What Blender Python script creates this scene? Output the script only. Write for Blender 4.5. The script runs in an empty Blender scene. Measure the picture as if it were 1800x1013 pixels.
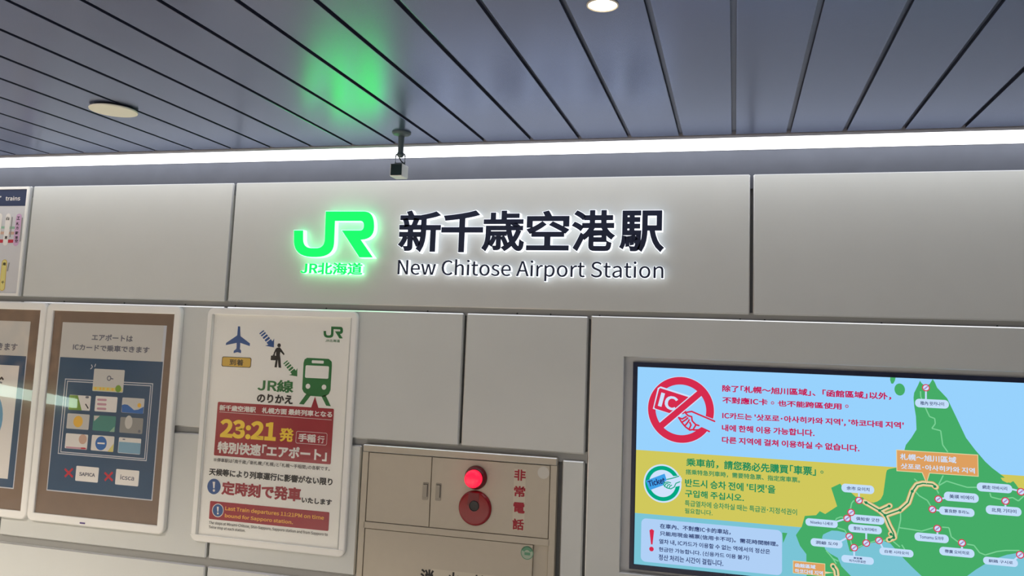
import bpy, bmesh, math, os
from mathutils import Matrix, Vector
import numpy as np

C = bpy.context.scene.collection
SC = bpy.context.scene

# ------------------------------------------------------------------ camera
F_PX, CX, CY = 1428.34, 922.31, 442.48          # focal length and optical centre of the (cropped) 1800x1013 photo
CAM_Y, CAM_Z = -3.2, 1.65


def _rot(w):
    w = np.array(w, float)
    t = np.linalg.norm(w)
    k = w / t
    K = np.array([[0, -k[2], k[1]], [k[2], 0, -k[0]], [-k[1], k[0], 0]])
    return np.eye(3) + np.sin(t) * K + (1 - np.cos(t)) * K @ K


ROT = _rot([.11452256, -.02112187, .25277429])
cam_d = bpy.data.cameras.new('camera')
cam = bpy.data.objects.new('camera', cam_d)
C.objects.link(cam)
right, fwd, up = ROT @ [1, 0, 0], ROT @ [0, 1, 0], ROT @ [0, 0, 1]
m4 = Matrix.Identity(4)
for i in range(3):
    m4[i][0], m4[i][1], m4[i][2] = right[i], up[i], -fwd[i]
m4[0][3], m4[1][3], m4[2][3] = 0.0, CAM_Y, CAM_Z
cam.matrix_world = m4
cam_d.sensor_width = 36
cam_d.lens = 36 * F_PX / 1800
cam_d.shift_x = (900 - CX) / 1800
cam_d.shift_y = (CY - 506.5) / 1800
cam_d.clip_start = .02
SC.camera = cam

# ------------------------------------------------------------------ exposure, world
vs = SC.view_settings
SC.display_settings.display_device = 'sRGB'
vs.view_transform = 'Standard'
vs.look = 'None'
vs.gamma = 1
vs.exposure = 0.0
vs.use_curve_mapping = False
wd = bpy.data.worlds.new('hall_ambience')
SC.world = wd
wd.use_nodes = True
wd.node_tree.nodes['Background'].inputs[0].default_value = (.9, .85, .78, 1)
wd.node_tree.nodes['Background'].inputs[1].default_value = .05
try:
    SC.cycles.max_bounces = 8
    SC.cycles.transparent_max_bounces = 12
    SC.cycles.sample_clamp_indirect = 6
except Exception:
    pass


def area_light(name, loc, size, power, col, aim=None, spread=180):
    d = bpy.data.lights.new(name, 'AREA')
    d.shape = 'DISK'
    d.size = size
    d.energy = power
    d.color = col
    d.spread = math.radians(spread)
    o = bpy.data.objects.new(name, d)
    o.location = loc
    if aim:
        o.rotation_euler = (Vector(aim) - Vector(loc)).to_track_quat('-Z', 'Y').to_euler()
    C.objects.link(o)
    return o


WARM = (1, .90, .78)
NEUT = (.96, .98, 1)
for x_, y_, p_, c_ in ((-5.2, -2.2, 84, WARM), (-3.4, -2.4, 88, WARM), (-1.8, -3.2, 100, WARM), (.2, -3.6, 60, NEUT), (2.2, -3.6, 30, NEUT),
                       (-5.2, -6.4, 150, WARM), (-2.5, -6.4, 150, WARM), (.6, -6.4, 100, NEUT), (3.0, -6.4, 60, NEUT)):
    area_light('downlight_beam', (x_, y_, 2.41), .16, p_, c_, spread=128)


# ------------------------------------------------------------------ pixel -> place
def ray(px, py):
    return ROT @ np.array([(px - CX) / F_PX, 1, -(py - CY) / F_PX])


def at(px, py, y=0.0):
    """pixel of the photograph -> (x, z) on the plane parallel to the wall at depth y"""
    r = ray(px, py)
    t = (y - CAM_Y) / r[1]
    return (r[0] * t, CAM_Z + r[2] * t)


def lin(c):
    return tuple(((v / 255) / 12.92 if v / 255 <= .04045 else ((v / 255 + .055) / 1.055) ** 2.4) for v in c)


# ------------------------------------------------------------------ materials
MATS = {}


def mat(name, rgb, rough=.5, metal=0.0, emit=0.0, noise=0.0, nscale=40, spec=.5, bump=0.0, ecol=None):
    if name in MATS:
        return MATS[name]
    m = bpy.data.materials.new(name)
    m.use_nodes = True
    nt = m.node_tree
    b = nt.nodes['Principled BSDF']
    col = lin(rgb) + (1,)
    b.inputs['Base Color'].default_value = col
    b.inputs['Roughness'].default_value = rough
    b.inputs['Metallic'].default_value = metal
    b.inputs['Specular IOR Level'].default_value = spec
    if emit:
        b.inputs['Emission Color'].default_value = lin(ecol or rgb) + (1,)
        b.inputs['Emission Strength'].default_value = emit
    if noise or bump:
        tc = nt.nodes.new('ShaderNodeTexCoord')
        n = nt.nodes.new('ShaderNodeTexNoise')
        n.inputs['Scale'].default_value = nscale
        n.inputs['Detail'].default_value = 4
        nt.links.new(tc.outputs['Object'], n.inputs['Vector'])
        if noise:
            r = nt.nodes.new('ShaderNodeMapRange')
            r.inputs['From Min'].default_value = .3
            r.inputs['From Max'].default_value = .7
            r.inputs['To Min'].default_value = 1 - noise
            r.inputs['To Max'].default_value = 1 + noise
            nt.links.new(n.outputs['Fac'], r.inputs['Value'])
            mx = nt.nodes.new('ShaderNodeVectorMath')
            mx.operation = 'SCALE'
            mx.inputs[0].default_value = col[:3]
            nt.links.new(r.outputs['Result'], mx.inputs['Scale'])
            nt.links.new(mx.outputs['Vector'], b.inputs['Base Color'])
        if bump:
            bp = nt.nodes.new('ShaderNodeBump')
            bp.inputs['Strength'].default_value = bump
            bp.inputs['Distance'].default_value = .002
            nt.links.new(n.outputs['Fac'], bp.inputs['Height'])
            nt.links.new(bp.outputs['Normal'], b.inputs['Normal'])
    MATS[name] = m
    return m


def emis(name, rgb, s=1.0):
    """surface that only gives off light"""
    if name in MATS:
        return MATS[name]
    m = bpy.data.materials.new(name)
    m.use_nodes = True
    nt = m.node_tree
    nt.nodes.clear()
    e = nt.nodes.new('ShaderNodeEmission')
    e.inputs[0].default_value = lin(rgb) + (1,)
    e.inputs[1].default_value = s
    o = nt.nodes.new('ShaderNodeOutputMaterial')
    nt.links.new(e.outputs[0], o.inputs[0])
    MATS[name] = m
    return m


def glass(name, tint=(255, 255, 255), rough=.02):
    if name in MATS:
        return MATS[name]
    m = bpy.data.materials.new(name)
    m.use_nodes = True
    nt = m.node_tree
    nt.nodes.clear()
    t = nt.nodes.new('ShaderNodeBsdfTransparent')
    t.inputs[0].default_value = lin(tint) + (1,)
    g = nt.nodes.new('ShaderNodeBsdfGlossy')
    g.inputs['Roughness'].default_value = rough
    f = nt.nodes.new('ShaderNodeFresnel')
    f.inputs[0].default_value = 1.5
    mx = nt.nodes.new('ShaderNodeMixShader')
    o = nt.nodes.new('ShaderNodeOutputMaterial')
    ge = nt.nodes.new('ShaderNodeNewGeometry')
    iv = nt.nodes.new('ShaderNodeMath')
    iv.operation = 'SUBTRACT'
    iv.inputs[0].default_value = 1
    mu = nt.nodes.new('ShaderNodeMath')
    mu.operation = 'MULTIPLY'
    nt.links.new(ge.outputs['Backfacing'], iv.inputs[1])
    nt.links.new(iv.outputs[0], mu.inputs[0])
    nt.links.new(f.outputs[0], mu.inputs[1])
    nt.links.new(mu.outputs[0], mx.inputs[0])
    nt.links.new(t.outputs[0], mx.inputs[1])
    nt.links.new(g.outputs[0], mx.inputs[2])
    nt.links.new(mx.outputs[0], o.inputs[0])
    MATS[name] = m
    return m


PANEL = mat('enamelled_panel', (206, 208, 204), .34, noise=.012, nscale=6, spec=.5)
BACKING = mat('grey_backing', (112, 113, 113), .55, metal=.2)
BAND = mat('grey_metal_band', (99, 103, 113), .45, metal=.5, noise=.06, nscale=9)
CEIL = mat('blue_grey_metal_slats', (144, 151, 180), .25, metal=.95, noise=.03, nscale=120)
CEIL.node_tree.nodes['Principled BSDF'].inputs['Specular Tint'].default_value = (.86, .92, 1, 1)
DARK = mat('dark_void', (22, 24, 34), .8)
WHITE = mat('white_plastic', (240, 239, 234), .25)
CLEARWHITE = mat('frosted_plastic', (216, 216, 210), .3)
CABINET = mat('beige_steel', (188, 178, 160), .42, noise=.015, nscale=30)
STEEL = mat('satin_steel', (132, 128, 122), .35, metal=.8)

# ------------------------------------------------------------------ mesh helpers


def link(name, me, m=None, parent=None, mats=None):
    o = bpy.data.objects.new(name, me)
    for q in (mats or ([m] if m else [])):
        me.materials.append(q)
    C.objects.link(o)
    if parent:
        o.parent = parent
        o.matrix_parent_inverse = parent.matrix_world.inverted()
    return o


def obj(name, bm, m=None, parent=None, smooth=False, mats=None):
    me = bpy.data.meshes.new(name)
    bmesh.ops.recalc_face_normals(bm, faces=bm.faces)
    bm.to_mesh(me)
    bm.free()
    if smooth:
        for p in me.polygons:
            p.use_smooth = True
    return link(name, me, m, parent, mats)


def add_box(bm, x0, x1, y0, y1, z0, z1, bev=0, seg=2):
    r = bmesh.ops.create_cube(bm, size=1)
    vs_ = r['verts']
    for v in vs_:
        v.co = Vector(((x0 + x1) / 2 + v.co.x * (x1 - x0), (y0 + y1) / 2 + v.co.y * (y1 - y0), (z0 + z1) / 2 + v.co.z * (z1 - z0)))
    if bev:
        es = {e for v in vs_ for e in v.link_edges}
        bmesh.ops.bevel(bm, geom=list(es), offset=bev, segments=seg, profile=.6, affect='EDGES')
    return bm


def box(*a, **k):
    return add_box(bmesh.new(), *a, **k)


def rrect(x0, x1, z0, z1, r, n=7):
    """rounded rectangle outline, counter-clockwise in (x, z)"""
    if r <= 0:
        return [(x0, z0), (x1, z0), (x1, z1), (x0, z1)]
    pts = []
    for cx, cz, a0 in ((x1 - r, z0 + r, -90), (x1 - r, z1 - r, 0), (x0 + r, z1 - r, 90), (x0 + r, z0 + r, 180)):
        for i in range(n + 1):
            a = math.radians(a0 + 90 * i / n)
            pts.append((cx + r * math.cos(a), cz + r * math.sin(a)))
    return pts


def sweep_rect(x0, x1, z0, z1, r, profile, n=7, close=True):
    """frame: profile = [(inset, y), ...] carried round a rounded rectangle"""
    bm = bmesh.new()
    loops = []
    for ins, y in profile:
        rr = max(r - ins, .0006) if r > 0 else 0
        loops.append([bm.verts.new((x, y, z)) for x, z in rrect(x0 + ins, x1 - ins, z0 + ins, z1 - ins, rr, n)])
    k = len(loops)
    for i in range(k if close else k - 1):
        a, b = loops[i], loops[(i + 1) % k]
        for j in range(len(a)):
            j2 = (j + 1) % len(a)
            bm.faces.new((a[j], a[j2], b[j2], b[j]))
    return bm


EDGE = mat('edge_highlight', (232, 232, 230), .3, metal=.85)  # brighter metallic material that puts a highlight line on the chamfers


def edged(name, bm, m, parent, flat=1.0, bev=.0048):
    """a panel whose chamfer gets a brighter metallic material to stand for its highlight"""
    for v in bm.verts:
        if abs(v.co.y - bev) < 1e-5:
            v.co.y *= flat                      # a chamfer a little shallower than 45 degrees
    bmesh.ops.recalc_face_normals(bm, faces=bm.faces)
    bm.normal_update()
    for f in bm.faces:
        if max(abs(c) for c in f.normal) < .9:
            f.material_index = 1
    return obj(name, bm, parent=parent, mats=[m, EDGE])


def prism(bm, pts, y0, y1):
    """extrude an (x, z) outline from y0 to y1"""
    a = [bm.verts.new((x, y0, z)) for x, z in pts]
    b = [bm.verts.new((x, y1, z)) for x, z in pts]
    bm.faces.new(a)
    bm.faces.new(b[::-1])
    for i in range(len(a)):
        j = (i + 1) % len(a)
        bm.faces.new((a[i], a[j], b[j], b[i]))
    return bm


def lathe(bm, prof, axis='y', cx=0, cy=0, cz=0, n=40):
    """profile [(radius, along)] turned round an axis; along is measured in the axis direction"""
    rings = []
    for r, t in prof:
        ring = []
        for i in range(n):
            a = 2 * math.pi * i / n
            c, s = r * math.cos(a), r * math.sin(a)
            co = (cx + c, cy + t, cz + s) if axis == 'y' else ((cx + c, cy + s, cz + t) if axis == 'z' else (cx + t, cy + c, cz + s))
            ring.append(bm.verts.new(co))
        rings.append(ring)
    for a, b in zip(rings, rings[1:]):
        for i in range(n):
            j = (i + 1) % n
            bm.faces.new((a[i], a[j], b[j], b[i]))
    bm.faces.new(rings[0][::-1])
    bm.faces.new(rings[-1])
    return bm


def tube(bm, pts, r, n=10):
    pts = [Vector(p) for p in pts]
    rings = []
    for i, p in enumerate(pts):
        d = (pts[min(i + 1, len(pts) - 1)] - pts[max(i - 1, 0)]).normalized()
        q = d.to_track_quat('Z', 'Y')
        rings.append([bm.verts.new(p + q @ Vector((r * math.cos(2 * math.pi * k / n), r * math.sin(2 * math.pi * k / n), 0))) for k in range(n)])
    for a, b in zip(rings, rings[1:]):
        for i in range(n):
            j = (i + 1) % n
            bm.faces.new((a[i], a[j], b[j], b[i]))
    bm.faces.new(rings[0][::-1])
    bm.faces.new(rings[-1])
    return bm


def empty(name, loc, label, cat, group=None):
    o = bpy.data.objects.new(name, None)
    o.empty_display_size = .1
    C.objects.link(o)
    o.location = loc
    bpy.context.view_layer.update()
    tag(o, label, cat, group)
    return o


def tag(o, label, cat, group=None):
    o['label'] = label
    o['category'] = cat
    if group:
        o['group'] = group


def struct(o):
    o['kind'] = 'structure'
    return o


# ------------------------------------------------------------------ lettering
FONT = None
try:
    p_ = bpy.utils.system_resource('DATAFILES', path='fonts')
    for f_ in os.listdir(p_):
        if 'CJK' in f_:
            FONT = bpy.data.fonts.load(os.path.join(p_, f_))
except Exception:
    FONT = None
_glyphs = {}


def _flat(s, spacing):
    key = (s, spacing)
    if key in _glyphs:
        return _glyphs[key]
    cu = bpy.data.curves.new('type', 'FONT')
    if FONT:
        cu.font = FONT
    cu.body = s
    cu.space_character = spacing
    cu.resolution_u = 4
    o = bpy.data.objects.new('type', cu)
    C.objects.link(o)
    bpy.context.view_layer.update()
    dg = bpy.context.evaluated_depsgraph_get()
    ev = o.evaluated_get(dg)
    me = ev.to_mesh()
    idx, vv, remap = {}, [], []
    for v in me.vertices:
        k = (round(v.co.x, 5), round(v.co.y, 5))
        if k not in idx:
            idx[k] = len(vv)
            vv.append((v.co.x, v.co.y))
        remap.append(idx[k])
    ff = []
    for p in me.polygons:
        f = [remap[i] for i in p.vertices]
        if len(set(f)) < 3:
            continue
        ar = sum(vv[f[i - 1]][0] * vv[f[i]][1] - vv[f[i]][0] * vv[f[i - 1]][1] for i in range(len(f)))
        if ar < 0:
            f.reverse()
        ff.append(tuple(f))
    ev.to_mesh_clear()
    bpy.data.objects.remove(o)
    bpy.data.curves.remove(cu)
    once = {}
    for f in ff:
        for i in range(len(f)):
            e = (f[i - 1], f[i])
            once[e] = once.get(e, 0) + 1
    rim = [e for e in once if (e[1], e[0]) not in once]
    nrm = {}
    for i, j in rim:
        d = Vector((vv[j][0] - vv[i][0], vv[j][1] - vv[i][1]))
        if d.length < 1e-7:
            continue
        d.normalize()
        n = Vector((d.y, -d.x))
        nrm.setdefault(i, []).append(n)
        nrm.setdefault(j, []).append(n)
    out = {}
    for i, l in nrm.items():
        b_ = Vector((0, 0))
        for n in l:
            b_ += n
        if b_.length < 1e-5:
            continue
        b_.normalize()
        out[i] = b_ / max(.45, b_.dot(l[0]))
    _glyphs[key] = (vv, ff, rim, out)
    return _glyphs[key]


def glyphs(s, bold=0.0, extrude=0.0, spacing=1.0):
    """outline-filled line of text at size 1 in xy, its strokes thickened by bold on every side"""
    vv, ff, rim, out = _flat(s, spacing)
    bold *= .352                       # the type's em square is .352 of its nominal size
    pts = []
    for i, (x, y) in enumerate(vv):
        n = out.get(i)
        pts.append((x + n.x * bold, y + n.y * bold) if n else (x, y))
    if not extrude:
        return pts, ff
    k = len(pts)
    v3 = [(x, y, extrude) for x, y in pts] + [(x, y, -extrude) for x, y in pts]
    f3 = list(ff) + [tuple(k + i for i in reversed(f)) for f in ff] + [(i, i + k, j + k, j) for i, j in rim]
    return v3, f3


class Print:
    """ink or lit pixels on one flat sheet: shapes are collected and linked as ONE mesh"""

    def __init__(self, y, step=.00025):
        self.y, self.step = y, step
        self.v, self.f, self.mi, self.mats = [], [], [], []

    def _m(self, m):
        if m not in self.mats:
            self.mats.append(m)
        return self.mats.index(m)

    def xz(self, m, pts, lay=1):
        k = len(self.v)
        self.v += [(x, self.y - lay * self.step, z) for x, z in pts]
        self.f.append(tuple(range(k, k + len(pts))))
        self.mi.append(self._m(m))

    def poly(self, m, pts, lay=1):
        self.xz(m, [at(px, py, self.y) for px, py in pts], lay)

    def rect(self, m, a, b, r=0, lay=1, grow=0):
        """rounded rectangle from the pixel of its top left corner to that of its bottom right corner"""
        (x0, z1), (x1, z0) = at(*a, self.y), at(*b, self.y)
        self.xz(m, rrect(x0 - grow, x1 + grow, z0 - grow, z1 + grow, r + grow if r else 0), lay)

    def outline(self, m, a, b, w, r=0, lay=1):
        (x0, z1), (x1, z0) = at(*a, self.y), at(*b, self.y)
        o = rrect(x0, x1, z0, z1, r)
        i = rrect(x0 + w, x1 - w, z0 + w, z1 - w, max(r - w, .0003) if r else 0)
        for k in range(len(o)):
            j = (k + 1) % len(o)
            self.xz(m, [o[k], o[j], i[j], i[k]], lay)

    def disc(self, m, c, r, lay=1, rz=None, n=40):
        x, z = at(*c, self.y)
        self.xz(m, [(x + r * math.cos(2 * math.pi * i / n), z + (rz or r) * math.sin(2 * math.pi * i / n)) for i in range(n)], lay)

    def ring(self, m, c, ro, ri, lay=1, a0=0, a1=360, n=56):
        x, z = at(*c, self.y)
        for i in range(n):
            a = math.radians(a0 + (a1 - a0) * i / n)
            b = math.radians(a0 + (a1 - a0) * (i + 1) / n)
            self.xz(m, [(x + r * math.cos(t), z + r * math.sin(t)) for r, t in ((ri, a), (ro, a), (ro, b), (ri, b))], lay)

    def line(self, m, pts, w, lay=1, cap=True):
        q = [Vector(at(px, py, self.y)) for px, py in pts]
        for a, b in zip(q, q[1:]):
            d = (b - a)
            if d.length < 1e-6:
                continue
            n = Vector((-d.y, d.x)).normalized() * w / 2
            self.xz(m, [tuple(a - n), tuple(b - n), tuple(b + n), tuple(a + n)], lay)
        if cap:
            for a in q:
                self.xz(m, [(a.x + w / 2 * math.cos(2 * math.pi * i / 10), a.y + w / 2 * math.sin(2 * math.pi * i / 10)) for i in range(10)], lay + .1)

    def text(self, m, s, a, b, bold=0.0, lay=2, spacing=1.0, turn=0.0, base=None):
        """text whose ink runs from pixel a (top left) to pixel b (bottom right)"""
        (x0, z1), (x1, z0) = at(*a, self.y), at(*b, self.y)
        vv, ff = glyphs(s, bold, 0, spacing)
        X = [v[0] for v in vv]
        Y = [v[1] for v in vv]
        sx = (x1 - x0) / (max(X) - min(X))
        sz = (z1 - z0) / (max(Y) - min(Y))
        mx, mz = (x0 + x1) / 2, (z0 + z1) / 2
        k = len(self.v)
        ct, st = math.cos(math.radians(turn)), math.sin(math.radians(turn))
        for v in vv:
            dx = x0 + (v[0] - min(X)) * sx - mx
            dz = z0 + (v[1] - min(Y)) * sz - mz
            self.v.append((mx + dx * ct - dz * st, self.y - lay * self.step, mz + dx * st + dz * ct))
        i = self._m(m)
        for f in ff:
            self.f.append(tuple(k + j for j in f))
            self.mi.append(i)

    def build(self, name, parent=None):
        me = bpy.data.meshes.new(name)
        me.from_pydata(self.v, [], self.f)
        for q in self.mats:
            me.materials.append(q)
        for p, i in zip(me.polygons, self.mi):
            p.material_index = i
        me.update()
        o = bpy.data.objects.new(name, me)
        C.objects.link(o)
        if parent:
            o.parent = parent
            o.matrix_parent_inverse = parent.matrix_world.inverted()
        return o


# ================================================================== THE SETTING
CEIL_Z = 2.422
X0, X1, YB = -6.6, 4.2, -9.0
struct(obj('floor', box(X0, X1, YB, .2, -.1, 0), mat('floor_tile', (150, 148, 144), .35, noise=.05, nscale=3)))
struct(obj('wall_back', box(X0, X1, YB - .1, YB, 0, 2.6), mat('back_wall_paint', (180, 160, 135), .6, noise=.1, nscale=2)))
struct(obj('wall_left', box(X0 - .1, X0, YB, .2, 0, 2.6), mat('side_wall_paint', (180, 165, 145), .6, noise=.1, nscale=2)))
struct(obj('wall_right', box(X1, X1 + .1, YB, .2, 0, 2.6), mat('right_wall_paint', (170, 170, 168), .6)))

# glowing panel and bar added out of view to give the poster glass reflections
wm = bpy.data.materials.new('warm_reflection_glow')
wm.use_nodes = True
nt_ = wm.node_tree
tc_, nz_, rp_ = nt_.nodes.new('ShaderNodeTexCoord'), nt_.nodes.new('ShaderNodeTexNoise'), nt_.nodes.new('ShaderNodeValToRGB')
nz_.inputs['Scale'].default_value = 7
nz_.inputs['Detail'].default_value = 5
nt_.links.new(tc_.outputs['Object'], nz_.inputs['Vector'])
nt_.links.new(nz_.outputs['Fac'], rp_.inputs['Fac'])
rp_.color_ramp.elements[0].position, rp_.color_ramp.elements[0].color = .42, (.06, .03, .015, 1)
rp_.color_ramp.elements[1].position, rp_.color_ramp.elements[1].color = .68, (1, .62, .34, 1)
pb_ = nt_.nodes['Principled BSDF']
nt_.links.new(rp_.outputs['Color'], pb_.inputs['Emission Color'])
pb_.inputs['Emission Strength'].default_value = 1.6
pb_.inputs['Base Color'].default_value = (.1, .07, .05, 1)
struct(obj('reflection_glow_panel', box(X0, X0 + .03, -3.62, -1.2, 1.12, 2.0), wm))  # added glow, mirrored as warm patches in the poster glass
bm = bmesh.new()
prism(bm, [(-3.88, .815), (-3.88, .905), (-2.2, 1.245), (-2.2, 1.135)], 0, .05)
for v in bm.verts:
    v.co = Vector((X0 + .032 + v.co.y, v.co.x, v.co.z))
struct(obj('reflection_glow_bar', bm, emis('streak_glow', (226, 255, 236), 12)))  # added glowing bar, mirrored as a pale streak in the poster glass

# slatted metal ceiling, slats run away from the wall
bm = bmesh.new()
PITCH = .1879
k0 = -.9468 - PITCH * 31
k = 0
while k0 + k * PITCH < X1 - PITCH:
    a_ = k0 + k * PITCH
    if a_ > X0:
        add_box(bm, a_ + .007, a_ + PITCH - .007, YB, -.236, CEIL_Z, CEIL_Z + .012, .002, 2)
    k += 1
for f in bm.faces:
    if abs(f.normal.x) > .9:
        f.material_index = 1                    # slat sides coloured dark for the shade in the grooves
ceiling = struct(obj('ceiling', bm, mats=[CEIL, mat('slat_side_shade', (26, 30, 52), .5)]))
obj('ceiling_backing', box(X0, X1, YB, -.2, CEIL_Z + .0125, CEIL_Z + .05), mat('groove_floor', (120, 126, 146), .4, metal=.6), ceiling)

# wall: grey backing and the metal panels hung in front of it
wall = struct(obj('wall_front', box(X0, X1, .03, .2, 0, 2.6), BACKING))
struct(obj('trim_1', box(X0, X1, .012, .03, 2.27, 2.4215), BAND))
GAP = .006
ZU0, ZU1 = 1.783, 2.324
ROWS = ((1.221, 1.759), (.667, 1.194), (.09, .635))
VX = [-3.341 - 1.1345, -3.341, -2.2105, .0605, 1.195, 2.329, 3.46]
for a_, b_ in zip(VX, VX[1:]):
    edged('wall_panel', box(a_ + GAP, b_ - GAP, 0, .024, ZU0, ZU1, .0042, 1), PANEL, wall)
LX = [-4.47, -3.3345, -2.2105, -1.0785, -.5575]
for r_, (z0, z1) in enumerate(ROWS):
    for a_, b_ in zip(LX, LX[1:]):
        if r_ > 0 and b_ > -1.2:
            continue
        edged('wall_panel', box(a_ + GAP, b_ - GAP, 0, .024, z0, z1, .0048, 1), PANEL, wall, .8 if r_ == 0 else 1)
for z0, z1 in ROWS[1:]:
    edged('wall_panel', box(-2.2105 + GAP, -1.511, 0, .024, z0, z1, .0048, 1), PANEL, wall)
    edged('wall_panel', box(-.652, -.5575 - GAP, 0, .024, z0, z1, .0048, 1), PANEL, wall)
# display panel with the screen opening
RX0, RX1, RZ0, RZ1 = -.417, 1.045, .792, 1.606
bm = bmesh.new()
o4 = [(-.5575 + GAP, 1.66), (.09, 1.76)]
px0, px1, pz0, pz1 = -.5575 + GAP, 1.2, .09, 1.762


def panel_with_hole(bm, ox0, ox1, oz0, oz1, ix0, ix1, iz0, iz1, y0, y1, b):
    loops = []
    for (x0, x1, z0, z1), y in (((ox0, ox1, oz0, oz1), y1), ((ox0, ox1, oz0, oz1), y0 + b), ((ox0 + b, ox1 - b, oz0 + b, oz1 - b), y0),
                                ((ix0 - b / 2, ix1 + b / 2, iz0 - b / 2, iz1 + b / 2), y0), ((ix0, ix1, iz0, iz1), y0 + b / 2), ((ix0, ix1, iz0, iz1), y1)):
        loops.append([bm.verts.new((x, y, z)) for x, z in ((x0, z0), (x1, z0), (x1, z1), (x0, z1))])
    for i in range(len(loops)):
        a, b_ = loops[i], loops[(i + 1) % len(loops)]
        for j in range(4):
            bm.faces.new((a[j], a[(j + 1) % 4], b_[(j + 1) % 4], b_[j]))


panel_with_hole(bm, px0, px1, pz0, pz1, RX0, RX1, RZ0, RZ1, 0, .028, .004)
edged('wall_panel', bm, PANEL, wall, .8, .004)
obj('recess_lining', box(RX0 - .01, RX1 + .01, .026, .0295, RZ0 - .01, RZ1 + .01), mat('recess_grey', (200, 200, 200), .5), wall)
for z0, z1 in ((1.75, 1.79), (1.185, 1.23), (.628, .674)):
    obj('joint_channel', box(X0, -.555 if z0 < 1.7 else 3.4, .0145, .0305, z0, z1), mat('joint_grey', (150, 150, 147), .5), wall)
# little rivets in the joint under the upper panels
for x_ in (-3.1, -2.76, -2.43, -2.17, -1.72, -1.25, -.86, -.72, -.52, .02, .11, .52, .9):
    bm = bmesh.new()
    lathe(bm, [(.0035, .0155), (.0035, .0125), (.002, .0115)], 'y', x_, 0, 1.764, 12)
    obj('rivet', bm, mat('dark_rivet', (70, 74, 74), .5, metal=.4), wall)

# linear light between the slats and the wall
t = empty('linear_light', (-1, -.1, CEIL_Z), 'long white light strip running between dark slatted ceiling and grey band', 'light')
obj('diffuser', box(X0, X1, -.196, .008, 2.4225, 2.43), emis('strip_glow', (247, 249, 255), 2.6), t)
obj('trim_rail', box(X0, X1, -.228, -.197, 2.4195, 2.44, .001), mat('grey_rail', (150, 148, 156), .4, metal=.4), t)

# ================================================================== CEILING FITTINGS
t = empty('ceiling_speaker', (-2.134, -.852, CEIL_Z), 'round off-white cover disc under the dark ceiling slats', 'speaker')
bm = bmesh.new()
lathe(bm, [(.064, CEIL_Z), (.064, CEIL_Z - .008)], 'z', -2.134, -.852, 0, 48)
obj('mount_ring', bm, mat('dark_ring', (60, 62, 70), .6), t)
bm = bmesh.new()
lathe(bm, [(.078, CEIL_Z - .006), (.0795, CEIL_Z - .009), (.078, CEIL_Z - .0125), (.02, CEIL_Z - .0135)], 'z', -2.134, -.852, 0, 64)
obj('cover', bm, mat('cream_cover', (232, 228, 212), .5), t, smooth=False)

dlx, dly = -.297, -1.434
t = empty('downlight', (dlx, dly, CEIL_Z), 'small round warm downlight glowing in the slatted ceiling', 'light')
bm = bmesh.new()
lathe(bm, [(.037, CEIL_Z + .004), (.037, CEIL_Z - .002), (.034, CEIL_Z - .003), (.033, CEIL_Z - .001), (.033, CEIL_Z + .004)], 'z', dlx, dly, 0, 48)
obj('trim_ring', bm, mat('lamp_ring', (190, 180, 165), .4), t)
bm = bmesh.new()
lathe(bm, [(.0325, CEIL_Z + .002), (.0325, CEIL_Z - .0005), (.01, CEIL_Z - .001)], 'z', dlx, dly, 0, 40)
obj('lens', bm, emis('lamp_lens', (255, 244, 214), 5.0), t)
area_light('downlight_beam', (dlx, dly, CEIL_Z - .006), .06, 5, WARM, spread=120)

# small camera hanging on a pole
px_, py_ = -1.226, -.407
BLACKISH = mat('dark_pole', (74, 88, 92), .45, metal=.1)
t = empty('hanging_camera', (px_, py_, CEIL_Z), 'small white box camera hanging from dark ceiling pole above station sign', 'camera')
bm = bmesh.new()
lathe(bm, [(.036, CEIL_Z), (.036, CEIL_Z - .004), (.03, CEIL_Z - .010), (.012, CEIL_Z - .015)], 'z', px_, py_, 0, 40)
obj('ceiling_rose', bm, BLACKISH, t)
bm = bmesh.new()
lathe(bm, [(.0115, CEIL_Z - .010), (.0105, 2.345), (.012, 2.343), (.014, 2.334), (.008, 2.326)], 'z', px_, py_, 0, 24)
obj('pole', bm, BLACKISH, t)
bm = bmesh.new()
for s in (-1, 1):
    tube(bm, [(px_ + s * .010, py_, 2.340), (px_ + s * .017, py_, 2.337), (px_ + s * .019, py_, 2.329), (px_ + s * .019, py_, 2.303), (px_ + s * .017, py_, 2.297)], .0024)
tube(bm, [(px_ - .019, py_, 2.303), (px_ + .019, py_, 2.303)], .0024)
add_box(bm, px_ - .018, px_ + .018, py_ - .012, py_ + .012, 2.2955, 2.299)
obj('bracket', bm, BLACKISH, t)
bm = bmesh.new()
tube(bm, [(px_ - .003, py_, 2.33), (px_ - .001, py_ - .006, 2.322), (px_ + .006, py_ - .004, 2.310), (px_ + .012, py_ + .006, 2.304), (px_ + .010, py_ + .012, 2.296)], .0022)
obj('cable', bm, mat('black_cable', (28, 30, 36), .5), t)
bx0, bx1, bz0, bz1 = px_ - .027, px_ + .0225, 2.2475, 2.2965
obj('housing', box(bx0, bx1, py_ - .028, py_ + .03, bz0, bz1, .004, 3), mat('white_housing', (224, 228, 222), .4), t)
obj('front_window', box(bx0 + .003, bx1 - .002, py_ - .0295, py_ - .027, bz0 + .004, bz1 - .002, .001), mat('dark_window', (24, 44, 46), .12), t)

# ================================================================== ILLUMINATED SIGN
GREEN_FACE = emis('green_sign_face', (14, 255, 62), 3.3)
GREEN_EDGE = emis('green_white_edge', (150, 255, 185), 3.2)
WHITE_EDGE = emis('white_acrylic_edge', (240, 246, 255), 1.6)
NAVY_FACE = mat('navy_letter_face', (42, 50, 76), .35, metal=.3)
YF = -.036


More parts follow.
